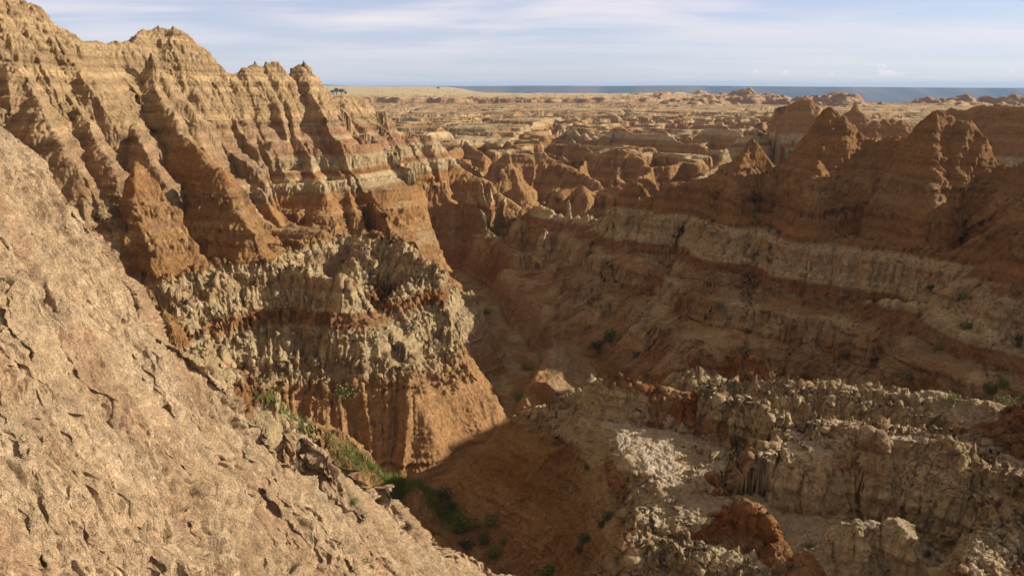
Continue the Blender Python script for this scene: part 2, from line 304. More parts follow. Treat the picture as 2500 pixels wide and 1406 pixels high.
    m = cz < hf
    idf[m & (cz < -25)] = 0
    hf[m] = cz[m]
    h = hf.reshape(h.shape); idm = idf.reshape(h.shape)
    idm = np.where(((idm == 2) | (idm == 3)) & (h < -13.2) & (y < 74) & (x > -34), 4, idm)
    # stratified benches with wandering strength
    tw = np.clip(.75 + .6 * n2(x / 18, y / 18, 71), 0, 1) * np.where((x < 3) & (y < 62) & (h < -19.5) & (idm != 1), .05, 1)
    nearw = 1 - ss(900, 1400, y)
    off = .25 * n2(x / 12, y / 12, 72)
    h = h + (terrace(h + off) - off - h) * tw * nearw * np.where(idm == 1, .35, 1.)
    # hoodoo spires in the pale beds
    wm = ss(-22.5, -21.0, h) * ss(-12.6, -13.6, h) * ss(-.25, .2, n2(x / 11, y / 11, 81) + .25)
    wm = wm * np.where(y < 130, 1, .35) * np.where(np.isin(idm, (4, 7)), 1., np.where(idm == 5, .3, np.where((idm == 1) | (idm == 2) | (idm == 3), .0, .35))) * (1 - ss(300, 400, y))
    gs = np.abs(np.gradient(h, axis=0) / np.maximum(np.gradient(y, axis=0), 1e-4)) + np.abs(np.gradient(h, axis=1) / np.maximum(np.abs(np.gradient(x, axis=1)), 1e-3)) * .7
    wm = wm * (np.where(idm == 4, .45, .18) + np.where(idm == 4, .55, .82) * ss(.25, .9, gs)) * np.where(idm == 7, .75, .8)
    r1 = 1 - np.abs(n2(x / 1.1, y / 1.1, 91)) * 2.2; r2 = 1 - np.abs(n2(x / .5 + .3 * r1, y / .5, 92)) * 2.2; r3 = 1 - np.abs(n2(x / .24, y / .24, 93)) * 2
    r1 = np.clip(r1, 0, 1); r2 = np.clip(r2, 0, 1); r3 = np.clip(r3, 0, 1)
    h = h + wm * (.95 * r1 ** 2 * (.35 + .65 * r2 ** 1.5) + .42 * r2 ** 2 * r3 - .35)
    d, v = cells(x / .7 + .2 * r2, y / .7, 94)
    f = np.clip(1 - d * 2.2, 0, 1)
    h = h + wm * .7 * f * (.5 + .5 * f) * np.maximum(0, v - .45) * 1.6
    if want_id: return h, idm
    return h

# ------------------------------------------------------------------ adaptive view-centred grid
NC_IN, NR = 1500, 1750
def ucols(n):
    inn = np.linspace(-.775, .775, n)
    k = max(12, n // 18)
    o = .775 + (np.arange(1, k + 1) / k) ** 1.6 * 1.0
    return np.concatenate([-o[::-1], inn, o])
log('coarse pass')
uc = ucols(360); dc = np.exp(np.linspace(math.log(5.0), math.log(7600), 1500))
UU, DD = np.meshgrid(uc, dc)
hc = height(UU * DD, DD)
_, sy = screen(UU * DD, DD, hc)
slope = hc / DD
vis = slope >= np.maximum.accumulate(slope, 0) - .004
dsy = np.abs(np.diff(sy, axis=0))
inf = (sy[:-1] < 1500)
dw = np.hypot(np.diff(hc, axis=0), .3 * np.diff(DD, axis=0)) / DD[:-1] * 1944
wgt = np.where(vis[1:], np.minimum(dsy, 40) + .15, .02 + .22 * np.minimum(dw, 60)) * np.where(inf, 1, .12) + .05 * np.diff(DD, axis=0) / DD[:-1] * 20
# soften over neighbouring columns and rows
def blur(a, n, ax):
    p = np.concatenate([np.repeat(np.take(a, [0], ax), n, ax), a, np.repeat(np.take(a, [-1], ax), n, ax)], ax)
    c = np.cumsum(p, ax); c = np.concatenate([np.zeros_like(np.take(c, [0], ax)), c], ax)
    w = 2 * n + 1
    return (np.take(c, range(w, c.shape[ax]), ax) - np.take(c, range(0, c.shape[ax] - w), ax)) / w
wgt = blur(blur(wgt, 4, 1), 3, 0)
cum = np.concatenate([np.zeros((1, wgt.shape[1])), np.cumsum(wgt, 0)]); cum /= cum[-1]
U = ucols(NC_IN); NCC = len(U)
rows = np.linspace(0, 1, NR)
Dcols = np.stack([np.interp(rows, cum[:, j], np.log(dc)) for j in range(cum.shape[1])], 1)   # NR x coarse
fi = np.interp(U, uc, np.arange(len(uc))); i0 = np.clip(np.floor(fi).astype(int), 0, len(uc) - 2); tt = fi - i0
D = np.exp(Dcols[:, i0] * (1 - tt) + Dcols[:, i0 + 1] * tt).astype(F4)
XX = (U[None, :] * D).astype(F4)
log('fine pass', D.shape)
H, ID = height(XX, D, True)
log('detail')
# ------------------------------------------------------------------ surface displacement
P = np.stack([XX, D, H], -1)
def normals(P):
    a = np.gradient(P, axis=0); b = np.gradient(P, axis=1)
    n = np.cross(b, a); n /= np.linalg.norm(n, axis=-1)[..., None] + 1e-9
    return n.astype(F4)
N = normals(P)
x, y, z = P[..., 0], P[..., 1], P[..., 2]
steep = ss(.92, .6, N[..., 2])
hz = N.copy(); hz[..., 2] *= np.where(ID == 1, .25, np.where(ID == 2, .4, .65))
dist = y
pale = (ss(-22.6, -21.8, z) * ss(-16.7, -17.4, z) + ss(-16.9, -16.4, z) * ss(-13.0, -13.6, z) + ss(-12.1, -11.7, z) * ss(-10.2, -10.6, z)
        + ss(-9.9, -9.4, z) * ss(-7.8, -8.3, z))
pale = np.clip(pale, 0, 1)
ns = (ID == 1)
fade = lambda lam: ss(1.0, 2.5, lam * 800 / dist)      # drop detail finer than the grid
disp = np.zeros(z.shape, F4)
flat = ss(.7, .88, N[..., 2]) * (y < 110) * (ID != 1)
disp += flat * (.30 * (np.abs(n3(x / 1.7, y / 1.7, z, 341)) - .2) + .16 * (np.abs(n3(x / .7, y / .7, z, 342)) - .2) + .08 * (np.abs(n3(x / .3, y / .3, z, 343)) - .2))
pale = np.clip(pale + (ID == 2) * (.9 * ss(2.9, 3.2, z) + .35 * ss(-4.6, -4.2, z)), 0, 1)
# vertical flutes
d1 = np.abs(n3(x / 1.5, y / 1.5, z / 6, 301)); disp += fade(1.5) * (.34 * pale + .10) * (d1 - .25) * 1.0 * steep * np.where(ns, .25, 1) * np.where(y > 90, .6, 1)
d2 = np.abs(n3(x / .55, y / .55, z / 2.2, 302)); disp += fade(.55) * (.34 * pale + .12) * (d2 - .22) * steep
d8 = np.abs(n3(x / .26, y / .26, z / 1.5, 335)); disp += fade(.3) * (.14 * pale + .05) * (d8 - .2) * steep
# lumps
d3 = n3(x / 3.2, y / 3.2, z / 3.2, 303); disp += .18 * d3 * np.where(ID == 7, .4, 1)
zl = z + .5 * n2(x / 20, y / 20, 330)
bed = n2(zl / .55, np.zeros(1), 331) + .6 * n2(zl / .23, np.zeros(1), 332) * fade(.6)
disp += np.where(ID == 2, .26, .17) * bed * steep * (.35 + .65 * ss(-.2, .4, n3(x / 6, y / 6, z / 3, 333))) * np.where(ns, .3, 1) * (1 - ss(350, 500, y))
up = (ID == 2) * ss(-4.5, -4.1, z) * ss(1.6, 1.2, z)
dv = np.abs(n3(x / 2.0, y / 2.0, z / 9, 334)); disp += up * .75 * (.3 - dv) * steep
d4 = n3(x / 1.0, y / 1.0, z / 1.2, 304); disp += .09 * (np.abs(d4) * -2 + .5) * fade(1.0)
d5 = n3(x / .34, y / .34, z / .45, 305); disp += .10 * (np.abs(d5) - .2) * fade(.34)
d7 = n3(x / .6, y / .6, z / .6, 314); disp += .10 * (np.abs(d7) - .2) * fade(.6)
# ledges in pale beds
d6 = n3(x / 4, y / 4, z / .28, 306); disp += .11 * d6 * pale * steep * fade(.5)
near = dist < 46
xn, yn, zn = x[near], y[near], z[near]
wxn = xn + .16 * n3(xn / .5, yn / .5, zn / .5, 308)
nsn = ns[near]
xs = np.where(nsn, wxn + .77 * zn, wxn); ys_ = np.where(nsn, yn - .6 * zn, yn)
dn = np.zeros(xn.shape, F4)
for k_, (lm, el, am) in enumerate(((2.6, 4.5, .50), (1.1, 4.0, .26), (.45, 3.2, .17), (.19, 2.6, .085), (.09, 1.8, .035))):
    rr = (np.abs(n3(xs / lm, ys_ / lm, zn / (lm * el), 310 + k_)) - .22) * 1.35
    dn = dn + am * rr * ss(.9, 2.2, lm * 800 / yn / 2) * np.where(nsn, 1., .5)
msk = ss(-.1, .35, n3(xn / 1.8, yn / 1.8, zn / 2.4, 320))
pit = n3(xs / .075, ys_ / .075, zn / .32, 311); dn = dn - .13 * ss(.16, .36, pit) * (.35 + .65 * msk)
pit = n3(xs / .15, ys_ / .15, zn / .6, 315); dn = dn - .12 * ss(.30, .52, pit) * nsn * ss(-.2, .3, n3(xn / 2.7, yn / 2.7, zn / 4, 321))
pit = n3(xs / .34, ys_ / .34, zn / 1.3, 312); dn = dn - .28 * ss(.64, .78, pit) * nsn - .30 * nsn
disp[near] += dn.astype(F4)
disp *= (1 - ss(900, 1500, dist))
P2 = P + hz * disp[..., None]
P2 = P2.astype(F4)
N2 = normals(P2)
log('colours')
# ------------------------------------------------------------------ bed colours (what the clay itself is)
def lin(r, g, b):
    return np.array([((c / 255) / 12.92 if c / 255 <= .04045 else ((c / 255 + .055) / 1.055) ** 2.4) for c in (r, g, b)], F4)
CREAM = np.array([.52, .38, .20]); WHITE = np.array([.50, .365, .172]); TAN = np.array([.45, .285, .130])
BROWN = np.array([.31, .158, .052]); RED = np.array([.27, .125, .042]); OR = np.array([.28, .105, .025]); PINK = np.array([.40, .215, .098]); GREY = np.array([.38, .37, .27])
zb = z + .25 * n2(x / 14, y / 14, 401) + .10 * n3(x / 2.2, y / 2.2, z / 2.2, 402)
zk = [-60, -28, -25.5, -23.2, -22.3, -21.9, -20.2, -20.0, -19.6, -17.7, -17.4, -16.7, -16.5, -15.2, -15.0, -13.6, -13.3, -12.0, -11.8, -10.5, -10.3, -9.8, -9.6, -8.2, -7.9, -6.5, -6.3, -5.6, -4.6, -4.4, -4.2, -2.0, 1.0, 3.2, 3.4, 4.0, 4.3, 60]
zc = [BROWN, BROWN, BROWN * 1.1, TAN * .9, TAN, WHITE, WHITE * .92, TAN * .9, WHITE, WHITE * .95, RED * 1.1, RED * 1.1, WHITE, WHITE, TAN * .95, WHITE * 1.02, BROWN, TAN * .8, WHITE, WHITE, RED * 1.15, RED * 1.15, WHITE, WHITE, PINK, PINK, WHITE * .95, PINK, TAN * .86, WHITE, TAN * .9, TAN, TAN * 1.05, TAN * 1.05, CREAM, CREAM, TAN * 1.1, CREAM]
zc = np.array(zc)
col = np.stack([np.interp(zb, zk, zc[:, i]) for i in range(3)], -1).astype(F4)
def mixc(c, m, to):
    m = m[..., None] if np.ndim(m) else m
    return c * (1 - m) + np.asarray(to, F4) * m
mid2 = (ID == 2) * ss(-11.6, -12.4, zb)
col = mixc(col, mid2 * .85, BROWN * 1.2)
col = mixc(col, (ID == 7) * .8, WHITE * (1 + .08 * n3(x / 3, y / 3, z / .4, 451))[..., None])
col = mixc(col, (ID == 7) * ss(.72, .5, N[..., 2]) * ss(.1, .5, n3(x / 5, y / 5, z / 2, 452)) * .8, RED * 1.1)
mnd = np.isin(ID, (0, 2, 4)) * (y < 64) * (x < 3) * ss(-20.2, -21.3, zb + .5 * n2(x / 2, y / 2, 484))

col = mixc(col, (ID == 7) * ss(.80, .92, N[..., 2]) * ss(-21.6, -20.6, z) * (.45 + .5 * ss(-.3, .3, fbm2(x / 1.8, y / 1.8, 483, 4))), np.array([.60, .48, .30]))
# left side is paler clay; the ridge on the right is brown
col = mixc(col, (ID == 1) * .82, TAN * 1.08)
nsr = (ID == 1) * ss(-.05, .32, fbm2((x + .77 * z) / 1.6 + 9, (y - .6 * z) / 1.6 + z / 9, 411, 5)) * .85
col = mixc(col, nsr, TAN * np.array([.80, .58, .48]))
col = mixc(col, (ID == 1) * .5, CREAM * 1.08)
nsw = (ID == 1) * ss(.15, .5, n3(x / 2.5, y / 2.5, z / 2.0, 412)) * .55
col = mixc(col, nsw, CREAM * 1.05)
upper = ss(-8.5, -6.5, zb)
col = mixc(col, (ID == 2) * ss(-5, -3.5, zb) * .35, TAN * 1.05)
col = mixc(col, ((ID == 5) | (ID == 6)) * upper * .65, BROWN * 1.1)
col = mixc(col, ((ID == 5)) * ss(-14, -13, zb) * ss(-8, -12, zb) * .8, BROWN * .85)
col = mixc(col, ((ID == 9)) * ss(-12.9, -13.6, zb) * .85, BROWN * 1.1)
col = mixc(col, ((ID == 5)) * ss(-13.6, -13.0, zb) * .85, BROWN * .95)
col = mixc(col, (ID == 0) * ss(-.3, .25, fbm2(x / 2.2, y / 2.2, 482, 4)) * ss(60, 70, y) * ss(-25.0, -25.6, z) * .7, WHITE * .85)
col = mixc(col, (ID == 8) * (.6 + .35 * ss(-.3, .3, n3(x / 1.5, y / 1.5, z / 1.5, 455))), OR)
col = mixc(col, (ID == 3) * .8, BROWN * 1.1)
col = mixc(col, (ID == 2) * ss(-12.9, -12.2, zb) * ss(-24, -30, x) * .75, TAN * .85)
col = mixc(col, (ID == 5) * ss(-17.2, -17.8, z) * (.25 + .5 * ss(-.3, .3, fbm2(x / 5, y / 5, 471, 5))), BROWN * .85)
redb = ss(-9.4, -9.7, zb) * ss(-10.6, -10.3, zb) * .5 + ss(-16.4, -16.7, zb) * ss(-17.6, -17.3, zb) * .35
col = mixc(col, redb * ss(-.3, .4, n3(x / 3, y / 3, z, 472)), TAN * .8)
# lower aprons: mottled pale and red wash
ap = ss(.75, .9, N[..., 2]) * (y < 130) * np.where(ID == 5, .35, 1)
mot = ss(-.1, .45, fbm2(x / 3, y / 3, 421, 4))
col = mixc(col, ap * .55 * mot, WHITE * .95)
col = mixc(col, (ID == 5) * ss(-16, -18, z) * ss(.0, .35, fbm2(x / 4, y / 4, 422, 5)) * .6, RED)
# dry plain, green rise, basin
grassy = (y > 640) * (x / y < .22) * ss(-9.6, -9.2, z) * (1 - ss(4200, 4700, y)) * ss(.93, .98, N[..., 2])
col = mixc(col, grassy * .92, np.array([.52, .40, .17]))
fl = (ID == 10) * (y < 660) * ss(.90, .97, N[..., 2])
col = mixc(col, fl * .7, WHITE * 1.0)
col = mixc(col, (ID == 10) * (y < 900) * ss(.92, .75, N[..., 2]) * .75, WHITE * .82)
col = mixc(col, (ID == 10) * (y < 900) * ss(.0, .4, fbm2(x / 15, y / 15 + z / 2, 481, 4)) * .7, BROWN * 1.05)
g2 = (ID == 10) * (y < 640) * ss(.9, .97, N[..., 2]) * ss(.1, .5, fbm2(x / 9, y / 20, 431, 4)) * .8
col = mixc(col, g2, np.array([.17, .15, .07]))
grn = ss(1700, 2400, y) * ss(4, 9, z) * (y < 4700)
col = mixc(col, grn, np.array([.15, .16, .075]))
far = ss(2500, 4500, y) * ss(-30, -40, z)
col = mixc(col, far * .8, np.array([.11, .10, .06]))
blu = np.array([1, 1.03, 1.26])
col = col * blu
col = mixc(col, (ID == 11) * .85, BROWN * .35)
col = mixc(col, (ID == 2) * ss(-4.5, -3, zb) * .35, CREAM)
thin = n2(zl / .30, x / 60, 461) * .15 + n2(zl / .9, x / 90, 462) * .15 + n2(zl / .14, x / 40, 463) * .07
col = mixc(col, (ID == 7) * ss(7, 3, x) * ss(-21.0, -22.2, z) * .85, BROWN * .9)
col = mixc(col, mnd * .9, TAN * np.array([.90, .80, .80]))
col *= (1 + thin * np.where(ns, .4, np.where(ID == 2, 1.5, 1)) * (1 - ss(350, 600, y)))[..., None]
col *= (1 + .10 * n3(x / .9, y / .9, z / .5, 441) + .08 * n3(x / 7, y / 7, z / .6, 442))[..., None]
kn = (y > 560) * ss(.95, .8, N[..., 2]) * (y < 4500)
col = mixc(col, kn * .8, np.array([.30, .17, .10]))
col = np.clip(col, .01, .9)

# ------------------------------------------------------------------ materials
def new_mat(name):
    m = bpy.data.materials.new(name); m.use_nodes = True
    nt = m.node_tree
    b = nt.nodes['Principled BSDF']
    return m, nt, b
def clay_material():
    m, nt, b = new_mat('clay')
    N_ = nt.nodes; Lk = nt.links
    at = N_.new('ShaderNodeAttribute'); at.attribute_name = 'bed'
    tc = N_.new('ShaderNodeNewGeometry')
    n1 = N_.new('ShaderNodeTexNoise'); n1.inputs['Scale'].default_value = 5.; n1.inputs['Detail'].default_value = 8; n1.inputs['Roughness'].default_value = .7
    n2_ = N_.new('ShaderNodeTexNoise'); n2_.inputs['Scale'].default_value = .9; n2_.inputs['Detail'].default_value = 9; n2_.inputs['Roughness'].default_value = .65
    Lk.new(tc.outputs['Position'], n1.inputs['Vector']); Lk.new(tc.outputs['Position'], n2_.inputs['Vector'])
    mr = N_.new('ShaderNodeMapRange'); mr.inputs['From Min'].default_value = .3; mr.inputs['From Max'].default_value = .7
    mr.inputs['To Min'].default_value = .72; mr.inputs['To Max'].default_value = 1.24
    Lk.new(n1.outputs['Fac'], mr.inputs['Value'])
    mr2 = N_.new('ShaderNodeMapRange'); mr2.inputs['From Min'].default_value = .3; mr2.inputs['From Max'].default_value = .7
    mr2.inputs['To Min'].default_value = .88; mr2.inputs['To Max'].default_value = 1.12
    Lk.new(n2_.outputs['Fac'], mr2.inputs['Value'])
    mu = N_.new('ShaderNodeMath'); mu.operation = 'MULTIPLY'; Lk.new(mr.outputs[0], mu.inputs[0]); Lk.new(mr2.outputs[0], mu.inputs[1])
    n3_ = N_.new('ShaderNodeTexNoise'); n3_.inputs['Scale'].default_value = 3.2; n3_.inputs['Detail'].default_value = 7; n3_.inputs['Roughness'].default_value = .8
    mp3 = N_.new('ShaderNodeMapping'); mp3.inputs['Scale'].default_value = (1, 1, 2.2); Lk.new(tc.outputs['Position'], mp3.inputs['Vector']); Lk.new(mp3.outputs[0], n3_.inputs['Vector'])
    mr3 = N_.new('ShaderNodeMapRange'); mr3.inputs['From Min'].default_value = .54; mr3.inputs['From Max'].default_value = .68
    mr3.inputs['To Min'].default_value = 1.; mr3.inputs['To Max'].default_value = 1.55
    Lk.new(n3_.outputs['Fac'], mr3.inputs['Value'])
    mr4 = N_.new('ShaderNodeMapRange'); mr4.inputs['From Min'].default_value = .32; mr4.inputs['From Max'].default_value = .46
    mr4.inputs['To Min'].default_value = .70; mr4.inputs['To Max'].default_value = 1.
    Lk.new(n3_.outputs['Fac'], mr4.inputs['Value'])
    m2 = N_.new('ShaderNodeMath'); m2.operation = 'MULTIPLY'; Lk.new(mr3.outputs[0], m2.inputs[0]); Lk.new(mr4.outputs[0], m2.inputs[1])
    m3 = N_.new('ShaderNodeMath'); m3.operation = 'MULTIPLY'; Lk.new(mu.outputs[0], m3.inputs[0]); Lk.new(m2.outputs[0], m3.inputs[1]); mu = m3
    vm = N_.new('ShaderNodeVectorMath'); vm.operation = 'SCALE'
    Lk.new(at.outputs['Color'], vm.inputs[0]); Lk.new(mu.outputs[0], vm.inputs['Scale'])
    Lk.new(vm.outputs[0], b.inputs['Base Color'])
    b.inputs['Roughness'].default_value = .95
    b.inputs['Specular IOR Level'].default_value = .1
    def bump(scale, dist_, strength, prev, det=6, rough=.75, sc=(1, 1, .6)):
        mp = N_.new('ShaderNodeMapping'); mp.inputs['Scale'].default_value = sc; Lk.new(tc.outputs['Position'], mp.inputs['Vector'])
        n = N_.new('ShaderNodeTexNoise'); n.inputs['Scale'].default_value = scale; n.inputs['Detail'].default_value = det; n.inputs['Roughness'].default_value = rough
        Lk.new(mp.outputs[0], n.inputs['Vector'])
        bp = N_.new('ShaderNodeBump'); bp.inputs['Strength'].default_value = strength; bp.inputs['Distance'].default_value = dist_
        Lk.new(n.outputs['Fac'], bp.inputs['Height'])
        if prev: Lk.new(prev, bp.inputs['Normal'])
        return bp.outputs[0]
    o_ = bump(1.2, .7, 1.0, None)
    o_ = bump(6.0, .13, .9, o_)
    o_ = bump(22., .03, .7, o_, 3)
    Lk.new(o_, b.inputs['Normal'])
    return m
CLAY = clay_material()

# ------------------------------------------------------------------ meshes, one per landform, cut from the one continuous grid
LABELS = {
 'canyon_floor': 'dry wash of pale silt winding along the bottom of the canyon',
 'near_slope': 'steep crumbly tan clay slope filling the lower left foreground',
 'cliff_ridge': 'tall banded tan cliff with a flat cap and fluted fins on the left skyline',
 'clay_pillar': 'brown rounded clay buttresses half in shade at the foot of the left cliff',
 'hoodoo_ridge': 'pale ridge bristling with small spires left of the canyon bottom',
 'shadowed_ridge': 'dark brown jagged ridge in shade on the right with pale beds below',
 'far_ridge': 'brown peaks standing behind the shaded ridge on the right',
 'foreground_ridge': 'cream eroded ridges and ledges in the lower right foreground',
 'clay_mound': 'small rust orange clay mounds on the pale foreground ledges',
 'badland_hills': 'brown conical clay hills with pale caps beyond the canyon',
 'plateau': 'pale broken tableland with a golden grass plain stretching to the horizon',
 'distant_escarpment': 'blue hazy escarpment along the horizon on the right',
 'rock_spire': 'thin pale rock spires standing on the ridge in mid canyon'}
def tag(o, label, cat=None, group=None, kind=None):
    o['label'] = label
    if cat: o['category'] = cat
    if group: o['group'] = group
    if kind: o['kind'] = kind
    return o
nv = NR * NCC
idx = np.arange(nv, dtype=np.int32).reshape(NR, NCC)
quads = np.stack([idx[:-1, :-1], idx[:-1, 1:], idx[1:, 1:], idx[1:, :-1]], -1).reshape(-1, 4)
fid = ID[:-1, :-1].ravel()
V = P2.reshape(-1, 3); NV = N2.reshape(-1, 3); CV = col.reshape(-1, 3).astype(F4)
for i, nm in enumerate(NAMES):
    q = quads[fid == i]
    if len(q) == 0: print('no faces for', nm); continue
    used, inv = np.unique(q.ravel(), return_inverse=True)
    me = bpy.data.meshes.new(nm)
    me.vertices.add(len(used)); me.vertices.foreach_set('co', V[used].ravel())
    me.loops.add(len(inv)); me.loops.foreach_set('vertex_index', inv.astype(np.int32).ravel())
    me.polygons.add(len(q)); me.polygons.foreach_set('loop_start', np.arange(0, 4 * len(q), 4, dtype=np.int32))
    me.polygons.foreach_set('use_smooth', np.ones(len(q), bool))
    me.update(calc_edges=True)
    ca = me.color_attributes.new('bed', 'FLOAT_COLOR', 'POINT')
    ca.data.foreach_set('color', np.concatenate([CV[used], np.ones((len(used), 1), F4)], 1).ravel())
    me.materials.append(CLAY)
    o = bpy.data.objects.new(nm, me); C.objects.link(o)
    tag(o, LABELS[nm], kind='structure')
log('meshes')

# ------------------------------------------------------------------ placing things on the ground that is seen at a pixel
SX, SY = screen(P2[..., 0], P2[..., 1], P2[..., 2])
def spot(X, Y, r=6, dmin=0):
    m = (np.abs(SX - X) < r) & (np.abs(SY - Y) < r) & (D > dmin)
    if not m.any(): return spot(X, Y, r * 2, dmin)
    p = P2[m]; o = np.argsort(p[:, 1]); p = p[o]
    k = p[p[:, 1] < p[0, 1] * 1.03 + .5]
    return k.mean(0)
def ground(gx, gy):
    """height of the finished ground under points"""
    gx = np.atleast_1d(gx); gy = np.atleast_1d(gy); out = np.zeros(len(gx))
    cj = np.clip(np.round(np.interp(gx / gy, U, np.arange(NCC))).astype(int), 0, NCC - 1)
    for k_ in range(len(gx)):
        i_ = np.searchsorted(D[:, cj[k_]], gy[k_]); i_ = min(max(i_, 1), NR - 2)
        out[k_] = P2[i_ - 1:i_ + 1, cj[k_], 2].mean()
    return out
def leaf_mat(name, a, b_, rough=.7):
    m, nt, b = new_mat(name)
    n = nt.nodes.new('ShaderNodeTexNoise'); n.inputs['Scale'].default_value = 9; n.inputs['Detail'].default_value = 3
    g = nt.nodes.new('ShaderNodeNewGeometry'); nt.links.new(g.outputs['Position'], n.inputs['Vector'])
    r = nt.nodes.new('ShaderNodeValToRGB'); r.color_ramp.elements[0].position = .35; r.color_ramp.elements[1].position = .65
    r.color_ramp.elements[0].color = (*a, 1); r.color_ramp.elements[1].color = (*b_, 1)
    nt.links.new(n.outputs['Fac'], r.inputs['Fac']); nt.links.new(r.outputs[0], b.inputs['Base Color']); b.inputs['Roughness'].default_value = rough
    return m
M_GREEN = leaf_mat('green_leaves', (.06, .09, .018), (.15, .19, .04))
M_DARK = leaf_mat('dark_leaves', (.035, .05, .018), (.07, .09, .03))
M_OLIVE = leaf_mat('olive_leaves', (.12, .13, .045), (.24, .23, .09))
M_YELLOW = leaf_mat('yellow_leaves', (.12, .14, .02), (.26, .25, .05))
M_STEM = leaf_mat('stem', (.09, .06, .035), (.16, .11, .07))
M_GRASS = leaf_mat('grass_blades', (.085, .12, .016), (.22, .23, .045))
def blades(pts, n_each, h, spread, wid, lean=.35, seed=1):
    r = np.random.default_rng(seed); vs = []; fs = []
    for (bx_, by_, bz_) in pts:
        for _ in range(n_each):
            ox, oy = r.normal(0, spread, 2); a = r.uniform(0, 6.283); hh = h * r.uniform(.5, 1.15)
            lx, ly = r.normal(0, lean * hh, 2); c_, s_ = math.cos(a) * wid, math.sin(a) * wid
            i_ = len(vs); b0 = (bx_ + ox, by_ + oy, bz_ - .05)
            vs += [(b0[0] - c_, b0[1] - s_, b0[2]), (b0[0] + c_, b0[1] + s_, b0[2]),
                   (b0[0] + lx * .4 + c_ * .7, b0[1] + ly * .4 + s_ * .7, b0[2] + hh * .6), (b0[0] + lx * .4 - c_ * .7, b0[1] + ly * .4 - s_ * .7, b0[2] + hh * .6),
                   (b0[0] + lx, b0[1] + ly, b0[2] + hh)]
            fs += [(i_, i_ + 1, i_ + 2, i_ + 3), (i_ + 3, i_ + 2, i_ + 4)]
    return vs, fs
def mesh_obj(name, vs, fs, mat, parent=None, link=True):
    me = bpy.data.meshes.new(name); me.from_pydata([tuple(map(float, v)) for v in vs], [], fs); me.materials.append(mat)
    o = bpy.data.objects.new(name, me)
    if link: C.objects.link(o)
    if parent: o.parent = parent
    return o
def shrub_mesh(r_, n_, seed, flat=.75, leaf=1.):
    """leafy clumps around several branch ends: small leaf faces filling an uneven dome"""
    g = np.random.default_rng(seed); vs = []; fs = []
    tips = []
    for _ in range(9):
        a = g.uniform(0, 6.283); e = g.uniform(.25, 1.4); d_ = r_ * g.uniform(.45, .8)
        tips.append((d_ * math.cos(e) * math.cos(a), d_ * math.cos(e) * math.sin(a), d_ * math.sin(e) * flat + .1 * r_))
    for _ in range(n_):
        t_ = tips[g.integers(len(tips))]; c_ = np.array(t_) + g.normal(0, .24 * r_, 3)
        if c_[2] < 0: c_[2] *= -.4
        s_ = r_ * g.uniform(.05, .11) * leaf; A = g.normal(size=3); A /= np.linalg.norm(A); B = np.cross(A, g.normal(size=3)); B /= np.linalg.norm(B)
        i_ = len(vs); vs += [c_ - A * s_, c_ + B * s_ * .45, c_ + A * s_, c_ - B * s_ * .45]; fs.append((i_, i_ + 1, i_ + 2, i_ + 3))
    return vs, fs, tips
def stem_mesh(tips, rr):
    vs = []; fs = []
    for t_ in tips:
        for k_ in range(3):
            a = k_ * 2.094
            vs.append((math.cos(a) * rr, math.sin(a) * rr, -.3))
            vs.append((t_[0] + math.cos(a) * rr * .35, t_[1] + math.sin(a) * rr * .35, t_[2]))
        i_ = len(vs) - 6
        for k_ in range(3):
            j_ = (k_ + 1) % 3; fs.append((i_ + 2 * k_, i_ + 2 * j_, i_ + 2 * j_ + 1, i_ + 2 * k_ + 1))
    return vs, fs
SHR = {}
for mname, mat in (('g', M_GREEN), ('d', M_DARK), ('o', M_OLIVE), ('y', M_YELLOW)):
    for v_ in range(2):
        vs, fs, tips = shrub_mesh(1., 620, 50 + v_ + ord(mname), .8)
        fo = mesh_obj('foliage', vs, fs, mat, link=False)
        svs, sfs = stem_mesh(tips, .035); so = mesh_obj('stem', svs, sfs, M_STEM, link=False)
        SHR[mname, v_] = (fo, so)
WALL = 'shrubs dotted over the shaded canyon wall'; RAV = 'shrubs crowding the ravine bottom'; LEDGE = 'shrubs on the pale ledges'
